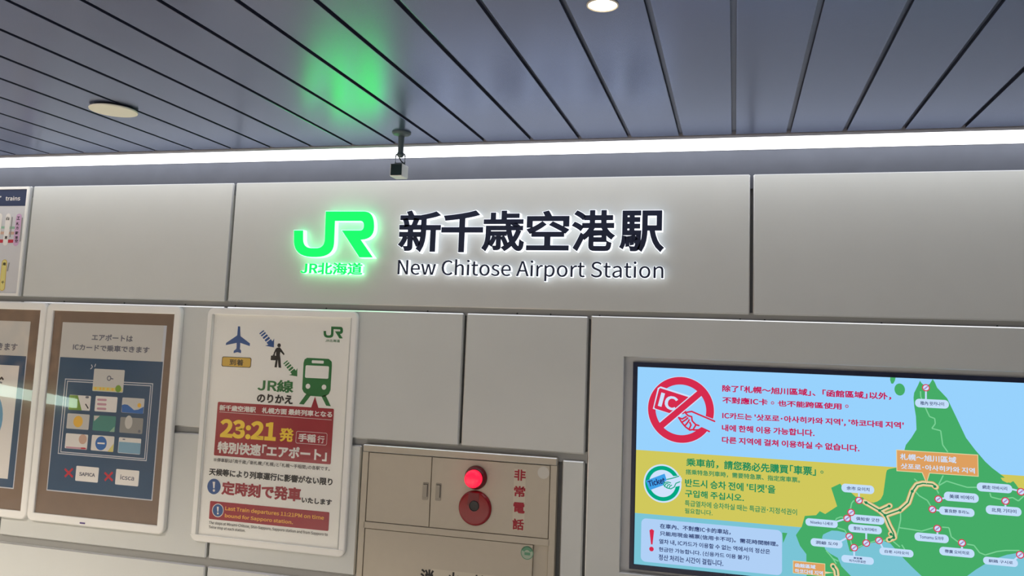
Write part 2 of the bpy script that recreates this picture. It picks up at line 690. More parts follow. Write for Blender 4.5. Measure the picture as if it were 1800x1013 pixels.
def arc(c, r, a0, a1, n=8):
    return [(c[0] + r * math.cos(math.radians(a0 + (a1 - a0) * i / n)), c[1] - r * math.sin(math.radians(a0 + (a1 - a0) * i / n))) for i in range(n + 1)]


def bez(p0, p1, p2, n=8):
    return [tuple((1 - u) ** 2 * a + 2 * u * (1 - u) * b + u * u * c for a, b, c in zip(p0, p1, p2)) for u in [i / n for i in range(n + 1)]]


# outline of the mark in a 0..1 box, drawn in crop units (132..840, 155..568)
LOGO = ([(132, 322), (218, 322)] + bez((218, 405), (220, 478), (290, 478)) + bez((330, 478), (398, 478), (402, 405)) + [(411, 155), (745, 155)]
        + bez((755, 155), (842, 158), (842, 285)) + bez((842, 300), (838, 405), (728, 412)) + [(835, 568), (708, 568), (548, 322), (715, 322)]
        + bez((718, 322), (745, 322), (745, 285)) + bez((745, 280), (745, 247), (715, 247)) + [(498, 247), (491, 425)]
        + bez((490, 440), (482, 562), (330, 564)) + bez((290, 564), (136, 560), (131, 425)))


def inset_outline(pts, d):
    """move a clockwise/counter-clockwise outline inward by d"""
    area = sum(a[0] * b[1] - b[0] * a[1] for a, b in zip(pts, pts[1:] + pts[:1]))
    s = 1 if area > 0 else -1
    res = []
    n = len(pts)
    for i in range(n):
        p, q, r = Vector(pts[i - 1]), Vector(pts[i]), Vector(pts[(i + 1) % n])
        e1, e2 = (q - p), (r - q)
        if e1.length < 1e-9 or e2.length < 1e-9:
            res.append(pts[i])
            continue
        e1.normalize()
        e2.normalize()
        n1, n2 = Vector((-e1.y, e1.x)) * s, Vector((-e2.y, e2.x)) * s
        b = (n1 + n2)
        if b.length < 1e-6:
            b = n1
        b.normalize()
        res.append(tuple(q + b * d / max(.4, b.dot(n1))))
    return res


logo_xz = [at(490 + x * .2, 340 + y * .2, YF) for x, y in LOGO]
clean = [logo_xz[0]]
for p in logo_xz[1:]:
    if (Vector(p) - Vector(clean[-1])).length > 1e-4:
        clean.append(p)
logo_xz = clean
t = empty('railway_logo', (-1.68, 0, 2.08), 'large glowing green railway logo of joined J and R on the white panel', 'logo')
bm = bmesh.new()
prism(bm, logo_xz, YF + .001, -.006)
obj('lit_edge', bm, GREEN_EDGE, t)
bm = bmesh.new()
prism(bm, inset_outline(logo_xz, .0022), YF - .002, YF + .0005)
obj('face', bm, GREEN_FACE, t)


def letters(parent, s, a, b, bold, faceM, edgeM, part, inset=.012, yfront=YF, cap=None):
    """raised letters, each a mesh of its own with a thin face plate, fitted to the pixel box a-b"""
    (x0, z1), (x1, z0) = at(*a, yfront), at(*b, yfront)
    vv, _ = glyphs(s, bold)
    X = [v[0] for v in vv]
    Y = [v[1] for v in vv]
    sx, sz = (x1 - x0) / (max(X) - min(X)), (z1 - z0) / (max(Y) - min(Y))
    mnx, mny = min(X), min(Y)
    for i, ch in enumerate(s):
        if ch == ' ':
            continue
        pv, _ = glyphs(s[:i + 1], bold)
        cv, _ = glyphs(ch, bold)
        off = max(v[0] for v in pv) - max(v[0] for v in cv)

        def one(name, bd, ya, yb, m, par):
            gv, gf = glyphs(ch, bd, .5)
            me = bpy.data.meshes.new(name)
            me.from_pydata([(x0 + (v[0] + off - mnx) * sx, ya + (yb - ya) * (.5 - v[2]), z0 + (v[1] - mny) * sz) for v in gv], [], gf)
            return link(name, me, m, par)
        L = one(part, bold + inset, yfront + .001, -.006, edgeM, parent)
        one('face', bold, yfront - .002, yfront + .0012, faceM, L)


t = empty('operator_name_lettering', (-1.68, 0, 1.98), 'small glowing green letters JR北海道 under the green logo', 'lettering')
letters(t, 'JR北海道', (529, 461), (636.6, 483.6), .022, GREEN_FACE, GREEN_EDGE, 'letter', .010, -.026)
t = empty('station_name_lettering', (-.95, 0, 2.1), 'large backlit dark characters 新千歳空港駅 on the white panel', 'lettering')
KAN = (('新', (702.4, 370.4), (773, 444)), ('千', (777.6, 370.4), (847.6, 444)), ('歳', (848.5, 370.8), (920.4, 442.8)), ('空', (926.6, 370.4), (1000, 440.7)),
       ('港', (1005.8, 369.8), (1081, 442.4)), ('駅', (1089.4, 370.4), (1167.5, 443.8)))
for ch, a_, b_ in KAN:
    letters(t, ch, a_, b_, .026, NAVY_FACE, WHITE_EDGE, 'letter', .011)
t = empty('english_name_lettering', (-.95, 0, 1.95), 'backlit dark letters New Chitose Airport Station below the large characters', 'lettering')
letters(t, 'New Chitose Airport Station', (700.4, 455.0), (1166, 498.0), .004, NAVY_FACE, WHITE_EDGE, 'letter', .013, -.028)

# ================================================================== FRAMED POSTERS


def frame_profile(w, front, back=-.001):
    return [(0, back), (0, front + .006), (.002, front + .002), (.006, front), (w - .0035, front + .0005), (w, front + .003), (w, back)]


def framed(name, label, x0, x1, z0, z1, r, w, front, sheet_y, board, glassM, group=None):
    t = empty(name, ((x0 + x1) / 2, 0, z0), label, 'poster', group)
    obj('frame', sweep_rect(x0, x1, z0, z1, r, frame_profile(w, front)), WHITE, t)
    obj('backboard', box(x0 + w * .6, x1 - w * .6, sheet_y, -.0005, z0 + w * .6, z1 - w * .6), board, t)
    if glassM:
        obj('glass', box(x0 + w * .7, x1 - w * .7, sheet_y - .0045, sheet_y - .003, z0 + w * .7, z1 - w * .7), glassM, t)
    return t


GL = glass('poster_glass')
# ---- transfer notice (to the right of the blue card poster)
SY = -.006
PAPER = mat('poster_paper', (244, 243, 236), .6)
INK = {k: mat('ink_' + k, v, .6) for k, v in dict(blue=(38, 84, 146), navy=(40, 52, 84), green=(34, 118, 58), black=(28, 28, 30), red=(160, 28, 46), yellow=(252, 214, 60),
                                                amber=(214, 176, 70), white=(236, 232, 226), orange=(244, 180, 70), pale=(230, 226, 220), skyblue=(98, 160, 196),
                                                leaf=(120, 160, 50), teal=(70, 140, 130), sun=(240, 190, 70), grey=(150, 150, 146), pink=(200, 150, 165), cblue=(40, 106, 180),
                                                crimson=(190, 40, 60), navycard=(36, 62, 100), lilac=(206, 168, 200), tan=(206, 170, 150), mint=(150, 190, 165),
                                                cardtop=(206, 204, 198), lemon=(222, 212, 130), slate=(110, 112, 124), cardblue=(128, 172, 196), white2=(205, 208, 214)).items()}
(jx0, jz1), (jx1, jz0) = (-2.288, 1.754), (-1.553, .7385)
t = framed('transfer_poster', 'white framed notice with airplane, walking man and green train pictograms', jx0, jx1, jz0, jz1, .03, .030, -.018, SY, PAPER, GL)
# clear channel strips down both sides
P = Print(SY - .0005)
X = t
P.poly(INK['blue'], [(418.4, 574), (422, 574), (422.6, 590), (423, 591.5), (439.4, 604), (439, 608.6), (422.5, 603), (422, 611), (421.6, 613.5), (424, 617), (423.6, 621),
                     (417.3, 619.3), (410.6, 621), (411, 617), (415.3, 613.5), (415.8, 611), (416, 603), (396.8, 607), (397.5, 603), (415.4, 591), (417, 589.5)])
P.build('airplane_pictogram', t)
P = Print(SY - .0005)
P.rect(INK['black'], (390.6, 626.9), (440.9, 646.9), .008)
P.rect(INK['amber'], (391.6, 627.9), (439.9, 645.8), .007, lay=2)
P.text(INK['black'], '到着', (404, 631.2), (427.5, 643.3), .02, lay=3)
P.build('arrival_plate', t)


def stripe_arrow(name, m, a, b, hw, parent):
    """striped arrow pointing from pixel a to pixel b"""
    P = Print(SY - .0005)
    A, B = Vector(a), Vector(b)
    d = (B - A)
    L = d.length
    d.normalize()
    n = Vector((-d.y, d.x))

    def q(u, v):
        w_ = A + d * (u * L) + n * (v * hw)
        return (w_.x, w_.y)
    for u0, u1 in ((0, .06), (.12, .2), (.26, .36), (.42, .53)):
        P.poly(m, [q(u0, -.52), q(u1, -.52), q(u1, .52), q(u0, .52)])
    P.poly(m, [q(.58, -.52), q(.72, -.52), q(.66, -1.1), q(1, 0), q(.66, 1.1), q(.72, .52), q(.58, .52)])
    P.build(name, parent)


stripe_arrow('arrow_pictogram', INK['blue'], (459.5, 583.5), (481.5, 611), 9.2, t)
stripe_arrow('arrow_pictogram', INK['green'], (501.5, 636.5), (522.5, 662), 8.8, t)
P = Print(SY - .0005)
B_ = INK['black']
P.disc(B_, (490.6, 607.4), .0085)
P.poly(B_, [(487, 611.5), (492, 611), (494.5, 614), (500.2, 622.5), (499, 624.8), (493, 618.5), (492, 624), (493, 630), (494.3, 647), (489.8, 646.5), (488.4, 632), (486.6, 646.3),
            (482.4, 645.8), (485.3, 630), (485.3, 618), (483.5, 622), (482, 627), (480, 626.3), (481.5, 620), (484.5, 613.5)])
P.rect(B_, (476.3, 625.3), (486.4, 633.8), .002)
P.outline(B_, (479.6, 623.4), (483.4, 626.2), .0018)
P.build('walking_man_pictogram', t)
P = Print(SY - .0005)
G_ = INK['green']
P.poly(G_, [(540, 629.3), (578, 631.2), (583.2, 636), (583.4, 642), (581, 686), (578, 693), (570, 698), (543, 696), (534, 690), (531.2, 684), (533.7, 638), (535.5, 632)])
P.poly(G_, [(539, 692), (546, 696), (534, 711.4), (525.6, 710.4)])
P.poly(G_, [(565, 697), (572, 694), (581.5, 714.5), (573.4, 713.4)])
P.rect(PAPER, (548.3, 633.5), (569, 639.6), .004, lay=2)
P.rect(PAPER, (537.4, 642.3), (577.2, 666.3), .006, lay=2)
P.disc(PAPER, (541.4, 679.3), .0108, lay=2)
P.disc(PAPER, (569.6, 680.9), .0108, lay=2)
P.build('train_pictogram', t)
P = Print(SY - .0005)
P.poly(G_, [(569 + (x - 132) / 708 * 33.8, 573.8 + (y - 155) / 413 * 20.2 + (x - 132) / 708 * 1.2) for x, y in LOGO])
P.text(G_, 'JR北海道', (572, 596.2), (597.2, 602.2), .01, lay=1)
P.build('company_mark', t)


def poster_line(y, m, *a):
    P = Print(y)
    P.text(m, *a)
    P.build('text_line', t)


poster_line(SY - .0005, G_, 'JR線', (453.5, 665.9), (515.7, 691.4), .03)
poster_line(SY - .0005, B_, 'のりかえ', (452.3, 691.8), (514.3, 711.4), .045)
P = Print(SY - .0005)
R_ = INK['red']
P.rect(R_, (383.0, 706.6), (581.2, 817), .006)
P.poly(R_, [(546.5, 718), (553.7, 697.5), (560.2, 719)], lay=1.5)
P.text(INK['white'], '新千歳空港駅　札幌方面 最終列車となる', (386.2, 711.5), (583.8, 734.6), .035)
P.line(INK['white'], [(385.9, 724.3), (583, 738.6)], .0016, lay=2, cap=False)
P.text(INK['yellow'], '23:21', (388, 736.2), (484.4, 776.2), .05)
P.text(INK['yellow'], '発', (491.8, 751.8), (515.7, 778), .035)
P.outline(INK['white'], (520.9, 757.9), (574.3, 783.4), .0016, .008, lay=2)
P.text(INK['white'], '手稲', (525, 762), (554.7, 778.6), .035)
P.text(INK['white'], '行', (558.4, 765.8), (570, 779.8), .015)
P.text(INK['white'], '特別快速｢エアポート｣', (383.2, 775.7), (574, 812), .042)
P.build('red_timetable_panel', t)
poster_line(SY - .0005, B_, '※停車駅は｢南千歳｣｢新札幌｣｢札幌｣と｢札幌～手稲間｣の各駅です。', (376, 804.8), (579.6, 828.4), .012)
poster_line(SY - .0005, B_, '天候等により列車運行に影響がない限り', (368, 822.6), (584.2, 854.6), .04)
poster_line(SY - .0005, R_, '定時刻で発車', (390.3, 845.6), (528.5, 883), .04)
poster_line(SY - .0005, B_, 'いたします', (530.6, 873.9), (583, 889), .045)
poster_line(SY - .0005, B_, 'The stops at Minami-Chitose, Shin-Sapporo, Sapporo station and from Sapporo to', (367.5, 915.7), (575.9, 944.2), .012)
poster_line(SY - .0005, B_, 'Teine stop at each station.', (367.3, 923.8), (431.2, 937), .012)


def bang(P, c, r, outline=False):
    if outline:
        P.disc(INK['white'], c, r * 1.12, lay=2)
    P.disc(INK['blue'], c, r, lay=3)
    cx, cy = c
    k = r / .033
    P.poly(INK['white'], [(cx - 2.2 * k, cy - 8.5 * k), (cx + 2.2 * k, cy - 8.3 * k), (cx + 1.1 * k, cy + 3.2 * k), (cx - 1.1 * k, cy + 3.1 * k)], lay=4)
    P.disc(INK['white'], (cx, cy + 7 * k), .0056 * k, lay=4)


P = Print(SY - .0005)
bang(P, (376.2, 855.5), .033)
P.build('exclamation_mark', t)
P = Print(SY - .0005)
P.rect(R_, (369.6, 880.8), (577.2, 934), .005)
bang(P, (383.1, 897.5), .0255, True)
P.text(INK['orange'], 'Last Train departures 11:21PM on time', (396.3, 890), (569.3, 916.2), .03)
P.text(INK['orange'], 'bound for Sapporo station.', (395.6, 903), (514.7, 923.4), .03)
P.build('red_notice_panel', t)
# frame details: clear side channels and the bright lower ledge
obj('side_channel', box(jx0 + .025, jx0 + .0285, -.0205, -.006, jz0 + .03, jz1 - .03), CLEARWHITE, t)
obj('side_channel', box(jx1 - .033, jx1 - .030, -.0185, -.006, jz0 + .03, jz1 - .03), CLEARWHITE, t)
obj('lower_ledge', box(jx0 + .002, jx1 - .008, -.0215, -.004, jz0 + .026, jz0 + .0305, .001), WHITE, t)

# ---- brown framed poster about IC cards
BROWN = mat('brown_mat_board', (128, 108, 92), .7, noise=.04, nscale=20)
fy = -.010
t = framed('ic_card_poster', 'white framed blue poster with nine card pictures on brown board', -3.161, -2.4225, .7515, 1.755, .03, .036, -.022, fy, BROWN, GL)
DB = mat('poster_dark_blue', (42, 78, 110), .6)
P = Print(fy - .0004)
P.rect(INK['white2'], (110.6, 566.5), (267.8, 880.8), .0)
P.rect(INK['cardtop'], (110.6, 566.5), (283.2, 637), 0, lay=2)
(ax, az), (bx, bz) = at(109, 628, P.y), at(267.8, 880.8, P.y)
xl, xr = at(110.6, 566.5, P.y)[0] + .005, bx - .005
P.xz(DB, rrect(xl, xr, bz + .005, az, 0), 3)
P.build('printed_sheet', t)
poster_line(fy - .0010, INK['slate'], 'エアポートは', (162.1, 587), (233.2, 601.4), .03)
poster_line(fy - .0010, INK['slate'], 'ICカードで乗車できます', (128.9, 604.4), (262.3, 621.6), .03)
sc = 210 / 1120


def q2(x, y):
    return (80 + x * sc, 630 + y * sc)


P = Print(fy - .0014)
for a_, b_ in (((184, 190), (948, 966)), ((204, 211), (932, 948))):
    P.outline(INK['white2'], q2(*a_), q2(*b_), .0042, 0, lay=1)
P.line(INK['white2'], [q2(424, 100), q2(436, 88)], .004)
P.line(INK['white2'], [q2(440, 82), q2(432, 62)], .004)
P.line(INK['white2'], [q2(462, 78), q2(470, 56)], .004)
P.build('double_border', t)


def card(a, b, base, draw=None):
    P = Print(fy - .0019)
    P.rect(base, q2(*a), q2(*b), .005)
    if draw:
        draw(P)
    P.build('card_picture', t)


def d_big(P):
    P.ring(INK['slate'], q2(597, 188), .012, .007, lay=3)
    P.line(INK['slate'], [q2(610, 190), q2(634, 194)], .005, lay=3)
    P.rect(INK['lemon'], q2(446, 265), q2(720, 316), .004, lay=2)
    P.disc(INK['leaf'], q2(683, 286), .016, lay=3)
    for x in (470, 515, 545, 585, 630):
        P.disc(INK['sun'], q2(x, 283 + (x - 470) * .06), .006, lay=3)


def d1(P):
    P.poly(INK['leaf'], [q2(224, 346), q2(304, 348), q2(340, 490), q2(216, 482)], lay=2)
    P.line(INK['black'], [q2(378, 432), q2(400, 468)], .006, lay=3)
    P.line(INK['slate'], [q2(384, 366), q2(400, 366)], .010, lay=3)


def d2(P):
    for i in range(3):
        P.line(INK['pink'], [q2(494 - i * 2, 388 + i * 42), q2(566 - i * 2, 392 + i * 42)], .010, lay=2)


def d3(P):
    P.poly(INK['cblue'], [q2(716, 440), q2(740, 432), q2(770, 436), q2(800, 460), q2(830, 486), q2(870, 482), q2(922, 455), q2(915, 522), q2(715, 506)], lay=2)
    P.disc(INK['sun'], q2(880, 442), .010, lay=2)


def d4(P):
    P.disc(INK['sun'], q2(306, 594), .026, lay=2)


def d5(P):
    P.poly(INK['cardtop'], [q2(456, 538), q2(510, 540), q2(456, 590)], lay=2)
    P.poly(INK['mint'], [q2(648, 640), q2(646, 692), q2(600, 690)], lay=2)


def d6(P):
    P.disc(INK['cardtop'], q2(780, 600), .020, lay=2, rz=.03)
    P.disc(INK['slate'], q2(880, 686), .007, lay=2)


def d7(P):
    P.disc(INK['tan'], q2(350, 760), .022, lay=2)
    P.rect(INK['pink'], q2(192, 826), q2(386, 858), .003, lay=2)
    P.line(INK['crimson'], [q2(338, 844), q2(370, 846)], .007, lay=3)


def d8(P):
    P.disc(INK['cblue'], q2(521, 798), .031, lay=2)
    P.line(INK['white'], [q2(488, 796), q2(556, 800)], .007, lay=3, cap=False)
    P.poly(INK['lemon'], [q2(640, 800), q2(634, 880), q2(580, 876)], lay=2)


def d9(P):
    P.rect(INK['cardblue'], q2(690, 782), q2(886, 900), .003, lay=2)
    P.line(INK['slate'], [q2(728, 760), q2(744, 761)], .005, lay=3)


card((458, 97), (726, 324), INK['cardtop'], d_big)
for (a_, b_, base, fn) in (((226, 342), (415, 494), 'white', d1), ((472, 353), (664, 510), 'white', d2), ((722, 367), (918, 522), 'cardtop', d3),
                           ((208, 515), (402, 673), 'cardtop', d4), ((452, 532), (650, 692), 'teal', d5), ((704, 550), (906, 712), 'grey', d6),
                           ((193, 702), (388, 860), 'lemon' if False else 'pale', d7), ((437, 718), (635, 880), 'pale', d8), ((690, 740), (886, 904), 'pale', d9)):
    card(a_, b_, INK[base], fn)
for cx, cy in ((121, 831.5), (191, 838)):
    P = Print(fy - .0014)
    for u in (1, -1):
        P.line(INK['crimson'], [(cx - 7, cy - 7 * u), (cx + 7, cy + 7.5 * u)], .010, cap=False, lay=1 + .3 * (u > 0))
    P.build('cross_mark', t)
P = Print(fy - .0014)
P.rect(INK['white'], (134.5, 819), (171.8, 849), .005)
P.text(INK['slate'], 'SAPICA', (139.5, 830), (167, 839), .045)
P.build('card_picture', t)
P = Print(fy - .0014)
P.rect(INK['white'], (204.5, 824.5), (242.8, 855.6), .005)
P.text(INK['slate'], 'icsca', (211.8, 834.5), (235.6, 845.5), .025)
P.build('card_picture', t)
obj('purple_mark', box(-2.862, -2.834, -.0235, -.0215, .7625, .7685), mat('purple_ink', (86, 66, 128), .6), t)

# ---- the neighbouring framed poster, cut by the picture edge
t = framed('cut_off_poster', 'white framed blue poster at the far edge beside the brown framed card poster', -3.905, -3.164, .7515, 1.755, .03, .036, -.022, fy, BROWN, GL)
P = Print(fy - .0004)
xl, xr = -3.81, -3.259
P.xz(INK['white2'], rrect(xl, xr, .882, 1.663, 0), 1)
P.xz(INK['cardtop'], rrect(xl, xr, 1.49, 1.663, 0), 2)
P.xz(DB, rrect(xl + .005, xr - .005, .887, at(46, 626.5, P.y)[1], 0), 3)
P.build('printed_sheet', t)
P = Print(fy - .0010)
a_, b_ = at(34, 643.3, P.y), at(15, 842.4, P.y)
P.xz(INK['pale'], rrect(xl + .07, a_[0], b_[1], a_[1], 0), 1)
P.disc(INK['skyblue'], (-42, 734), .158, lay=2, rz=.168)
P.line(INK['black'], [(0, 667), (3, 664), (5.5, 667)], .009, lay=3)
P.line(INK['slate'], [(-3, 671), (3, 673)], .008, lay=3)
P.build('picture_panel', t)
poster_line(fy - .0012, INK['slate'], '乗車できます', (-42, 600.5), (30, 617.5), .03)

# ---- route map poster, upper left
t = empty('route_map_poster', (-3.6, 0, 1.783), 'route map poster with dark blue header in thin white frame at upper left', 'poster')
rx1, rz0, rz1 = -3.352, 1.784, 2.322
obj('frame', sweep_rect(-4.3, rx1, rz0, rz1, 0, [(0, -.0005), (0, -.008), (.001, -.009), (.012, -.009), (.0135, -.0035), (.0135, -.0005)]), WHITE, t)
obj('backboard', box(-4.29, rx1 - .01, -.0035, -.0005, rz0 + .01, rz1 - .01), mat('map_paper', (206, 206, 208), .55), t)
P = Print(-.0038)
hx = rx1 - .0132
P.xz(INK['navy'], rrect(-4.28, hx, at(47, 362, P.y)[1], rz1 - .0132, 0), 1)
P.text(INK['pale'], 'Rapid “Airport” trains', (-68, 345.5), (35, 354.6), .02, lay=2)
P.build('header', t)
sc3 = 60 / 304


def q3(x, y):
    return (x * sc3, 330 + y * sc3)


P = Print(-.0038)
P.line(INK['mint'], [q3(-80, 352), q3(150, 358)], .012, lay=1, cap=False)
P.line(INK['tan'], [q3(-80, 402), q3(140, 406)], .014, lay=1, cap=False)
P.line(INK['crimson'], [q3(-80, 477), q3(140, 477)], .016, lay=1, cap=False)
P.line(INK['lilac'], [q3(170, 262), q3(142, 490)], .034, lay=2)
P.line(INK['white'], [q3(75, 256), q3(48, 490)], .030, lay=2)
P.line(INK['white'], [q3(0, 256), q3(-27, 490)], .030, lay=2)
P.line(INK['amber'], [q3(40, 668), q3(20, 892)], .032, lay=2)
P.line(INK['lemon'], [q3(40, 668), q3(20, 892)], .026, lay=2.5)
for x, y, s in ((165, 272, 'エ'), (158, 322, '札'), (155, 360, '方'), (150, 405, '駅'), (147, 445, '港'), (147, 475, '空'), (70, 276, '白'), (55, 445, '恵'), (40, 680, '南'), (25, 845, '千')):
    P.text(INK['black'], s, q3(x - 12, y - 14), q3(x + 12, y + 14), .03, lay=3.5)
for a_, b_ in (((110, 262), (90, 440)), ((200, 268), (180, 480)), ((82, 668), (66, 745))):
    P.line(INK['grey'], [q3(*a_), q3(*b_)], .006, lay=3, cap=False)
P.build('route_diagram', t)

# ================================================================== HYDRANT CABINET
t = empty('hydrant_cabinet', (-1.083, 0, .09), 'beige steel emergency telephone and fire hydrant cabinet set in the wall', 'cabinet')
c0, c1, cz1 = -1.497, -.670, 1.2005
d0, d1x = -1.470, -.6965
bm = bmesh.new()
add_box(bm, c0, d0 - .0015, -.012, .022, .1, 1.172, .0015)
add_box(bm, d1x + .0015, c1, -.012, .022, .1, 1.172, .0015)

add_box(bm, c0 + .02, c1 - .02, -.012, .022, .865, .8905, .0015)
obj('frame', bm, CABINET, t)
edged('top_rail', box(c0, c1, -.0125, .022, 1.1725, cz1 + .001, .0028, 1), CABINET, t)
obj('inner_back', box(c0 + .01, c1 - .01, .012, .024, .1, cz1 - .01), mat('dark_recess', (96, 88, 76), .6), t)
DIV = -1.1905
dl = obj('door', box(d0 + .0018, DIV - .0018, -.010, .006, .893, 1.1695, .0012), CABINET, t)
dr = obj('door', box(DIV + .0018, d1x - .0018, -.010, .006, .893, 1.1695, .0012), CABINET, t)
lo = obj('door', box(d0 + .0018, -.757, -.010, .006, .1, .8625, .0012), CABINET, t)
obj('filler_strip', box(-.7565, d1x - .0016, .002, .011, .1, .863, .001), CABINET, t)


def handle(a, b, door):
    (x0, z1), (x1, z0) = at(*a, -.012), at(*b, -.012)
    bm = bmesh.new()
    prism(bm, rrect(x0, x1, z0, z1, .004), -.0115, -.0095)
    add_box(bm, x0 + .0035, x1 - .0035, -.017, -.011, z0 + .012, z1 - .006, .002)
    obj('handle', bm, STEEL, door)


handle((743.5, 848), (752, 879.5), dl)
handle((766.2, 849.3), (774.5, 881), dr)
RED = mat('red_enamel', (138, 16, 28), .25)
DRED = mat('dark_red_plastic', (104, 12, 26), .25)
lx, lz = at(836.5, 840, -.012)
bm = bmesh.new()
lathe(bm, [(.047, -.0095), (.047, -.014), (.045, -.020), (.040, -.032), (.036, -.036)], 'y', lx, 0, lz, 48)
obj('lamp_base', bm, DRED, dr, smooth=True)
bm = bmesh.new()
lathe(bm, [(.0345, -.034), (.0345, -.052), (.0325, -.060), (.027, -.065), (.016, -.068), (.004, -.069)], 'y', lx, 0, lz, 48)
obj('lamp_lens', bm, mat('lit_red_lens', (255, 40, 60), .15, emit=1.15, ecol=(255, 22, 62)), dr, smooth=True)
bxc, bzc = at(835, 893.5, -.012)
bm = bmesh.new()
lathe(bm, [(.0685, -.0095), (.0685, -.013), (.066, -.018), (.061, -.0215), (.058, -.022), (.030, -.0225), (.01, -.0225)], 'y', bxc, 0, bzc, 64)
obj('call_button_plate', bm, RED, dr, smooth=True)
tx, tz = at(832.6, 883.5, -.0225)
bm = bmesh.new()
prism(bm, [(tx - .026, tz - .014), (tx + .022, tz - .014), (tx + .02, tz + .036), (tx - .022, tz + .036)], -.0232, -.0222)
obj('instruction_plate', bm, mat('dull_red_plate', (112, 22, 32), .4), dr)
bm = bmesh.new()
kx, kz = at(833.2, 890, -.024)
lathe(bm, [(.0205, -.022), (.0205, -.0255), (.0185, -.0265), (.018, -.024), (.004, -.0236)], 'y', kx, 0, kz, 32)
obj('push_button', bm, mat('black_button', (20, 20, 24), .35), dr)
P = Print(-.0102)
P.rect(mat('tape', (200, 191, 172), .5), (904, 824), (921, 934), 0)
P.build('tape', dr)
for ch, a_, b_ in (('非', (1190, 188), (1272, 277)), ('常', (1188, 310), (1268, 397)), ('電', (1183, 430), (1265, 517)), ('話', (1177, 550), (1258, 640))):
    P = Print(-.0106)
    P.text(INK['red'], ch, (620 + a_[0] * .2389, 780 + a_[1] * .2389), (620 + b_[0] * .2389, 780 + b_[1] * .2389), .03)
    P.build('character', dr)
P = Print(-.0102)
P.disc(mat('white_sticker', (204, 200, 190), .5), (955.3, 831.4), .0235)
P.build('sticker', dr)
P = Print(-.0102)
P.disc(mat('pale_sticker', (168, 184, 162), .5), (926.6, 972.3), .0255)
P.ring(mat('green_sticker', (96, 150, 118), .5), (926.6, 972.3), .0255, .0225, lay=2)
P.ring(mat('green_sticker', (96, 150, 118)), (926.6, 972.3), .024, .011, lay=2, a0=20, a1=160)
P.rect(mat('green_sticker', (96, 150, 118)), (922, 971), (932, 977), .002, lay=2)
P.build('sticker', lo)
P = Print(-.0102)
(hx0, hz1) = at(739.5, 999.8, -.01)
hw = at(763.2, 1001, -.01)[0] - hx0
P.xz(mat('tape', (200, 191, 172)), rrect(hx0 + .045, hx0 + .40, hz1 - .075, hz1 + .004, 0), 1)
P.build('tape', lo)
hh = hw * 1.03
for i, ch in enumerate('消火栓'):
    P = Print(-.0108)
    vv, ff = glyphs(ch, .03)
    X_ = [v[0] for v in vv]
    Y_ = [v[1] for v in vv]
    s_ = hw / (max(X_) - min(X_))
    x_ = hx0 + i * .1115
    P.v = [(x_ + (v[0] - min(X_)) * s_, P.y, hz1 - hh + (v[1] - min(Y_)) * hh / (max(Y_) - min(Y_))) for v in vv]
    P.f = list(ff)
    P.mi = [P._m(INK['black'])] * len(ff)
    P.build('character', lo)

# ================================================================== INFORMATION DISPLAY
t = empty('information_display', (.31, 0, .8), 'lit display screen with railway map and no card sign, sunk in the wall panel', 'screen')
sy = .014
(sx0, sz1), (_, sz0) = at(1121, 641, sy), at(1115, 992, sy)
sx1 = 1.003
(b0, bz1), (_, bz0) = at(1113.2, 636.8, sy), at(1107.2, 1000, sy)
bz0 = at(1107.2, 1000, sy)[1]
bb = sx0 - b0
obj('bezel', sweep_rect(b0, sx1 + bb, bz0, bz1, 0, [(0, .026), (0, sy - .002), (.001, sy - .003), (bb * .85, sy - .003), (bb, sy - .001), (bb, .026)]), mat('navy_bezel', (22, 34, 66), .3), t)


def E_(name, rgb, s=1.0):
    return emis('screen_' + name, rgb, s)


sky_, yel, teal_ = E_('sky', (152, 210, 253)), E_('yellow', (208, 200, 92)), E_('teal', (122, 196, 214))
grn, wht, red_, navy_ = E_('green', (70, 172, 104)), E_('white', (196, 222, 250)), E_('red', (214, 44, 78)), E_('navy', (34, 48, 104))
crim, dgrn, org, beige, lgrn = E_('crimson', (196, 24, 84)), E_('darkgreen', (22, 140, 92)), E_('orange', (222, 160, 96)), E_('beige', (226, 212, 164)), E_('lightgreen', (124, 208, 150))
ring_g, tick, route_g, pale_ = E_('ringgreen', (0, 168, 130)), E_('ticket', (64, 160, 232)), E_('routegreen', (34, 132, 84)), E_('pale', (206, 226, 252))
P = Print(sy, .0002)
zy1, zy0 = at(1119.6, 791, sy)[1], at(1117, 902, sy)[1]
e_ = .0004
P.xz(sky_, rrect(sx0 + e_, sx1 - e_, zy1, sz1 - e_, 0), 0)
P.xz(yel, rrect(sx0 + e_, sx1 - e_, zy0, zy1, 0), 0)
P.xz(teal_, rrect(sx0 + e_, sx1 - e_, sz0 + e_, zy0, 0), 0)
scr = P.build('screen', t)
XE = 1802
P = Print(sy, .0002)
bot = 1024
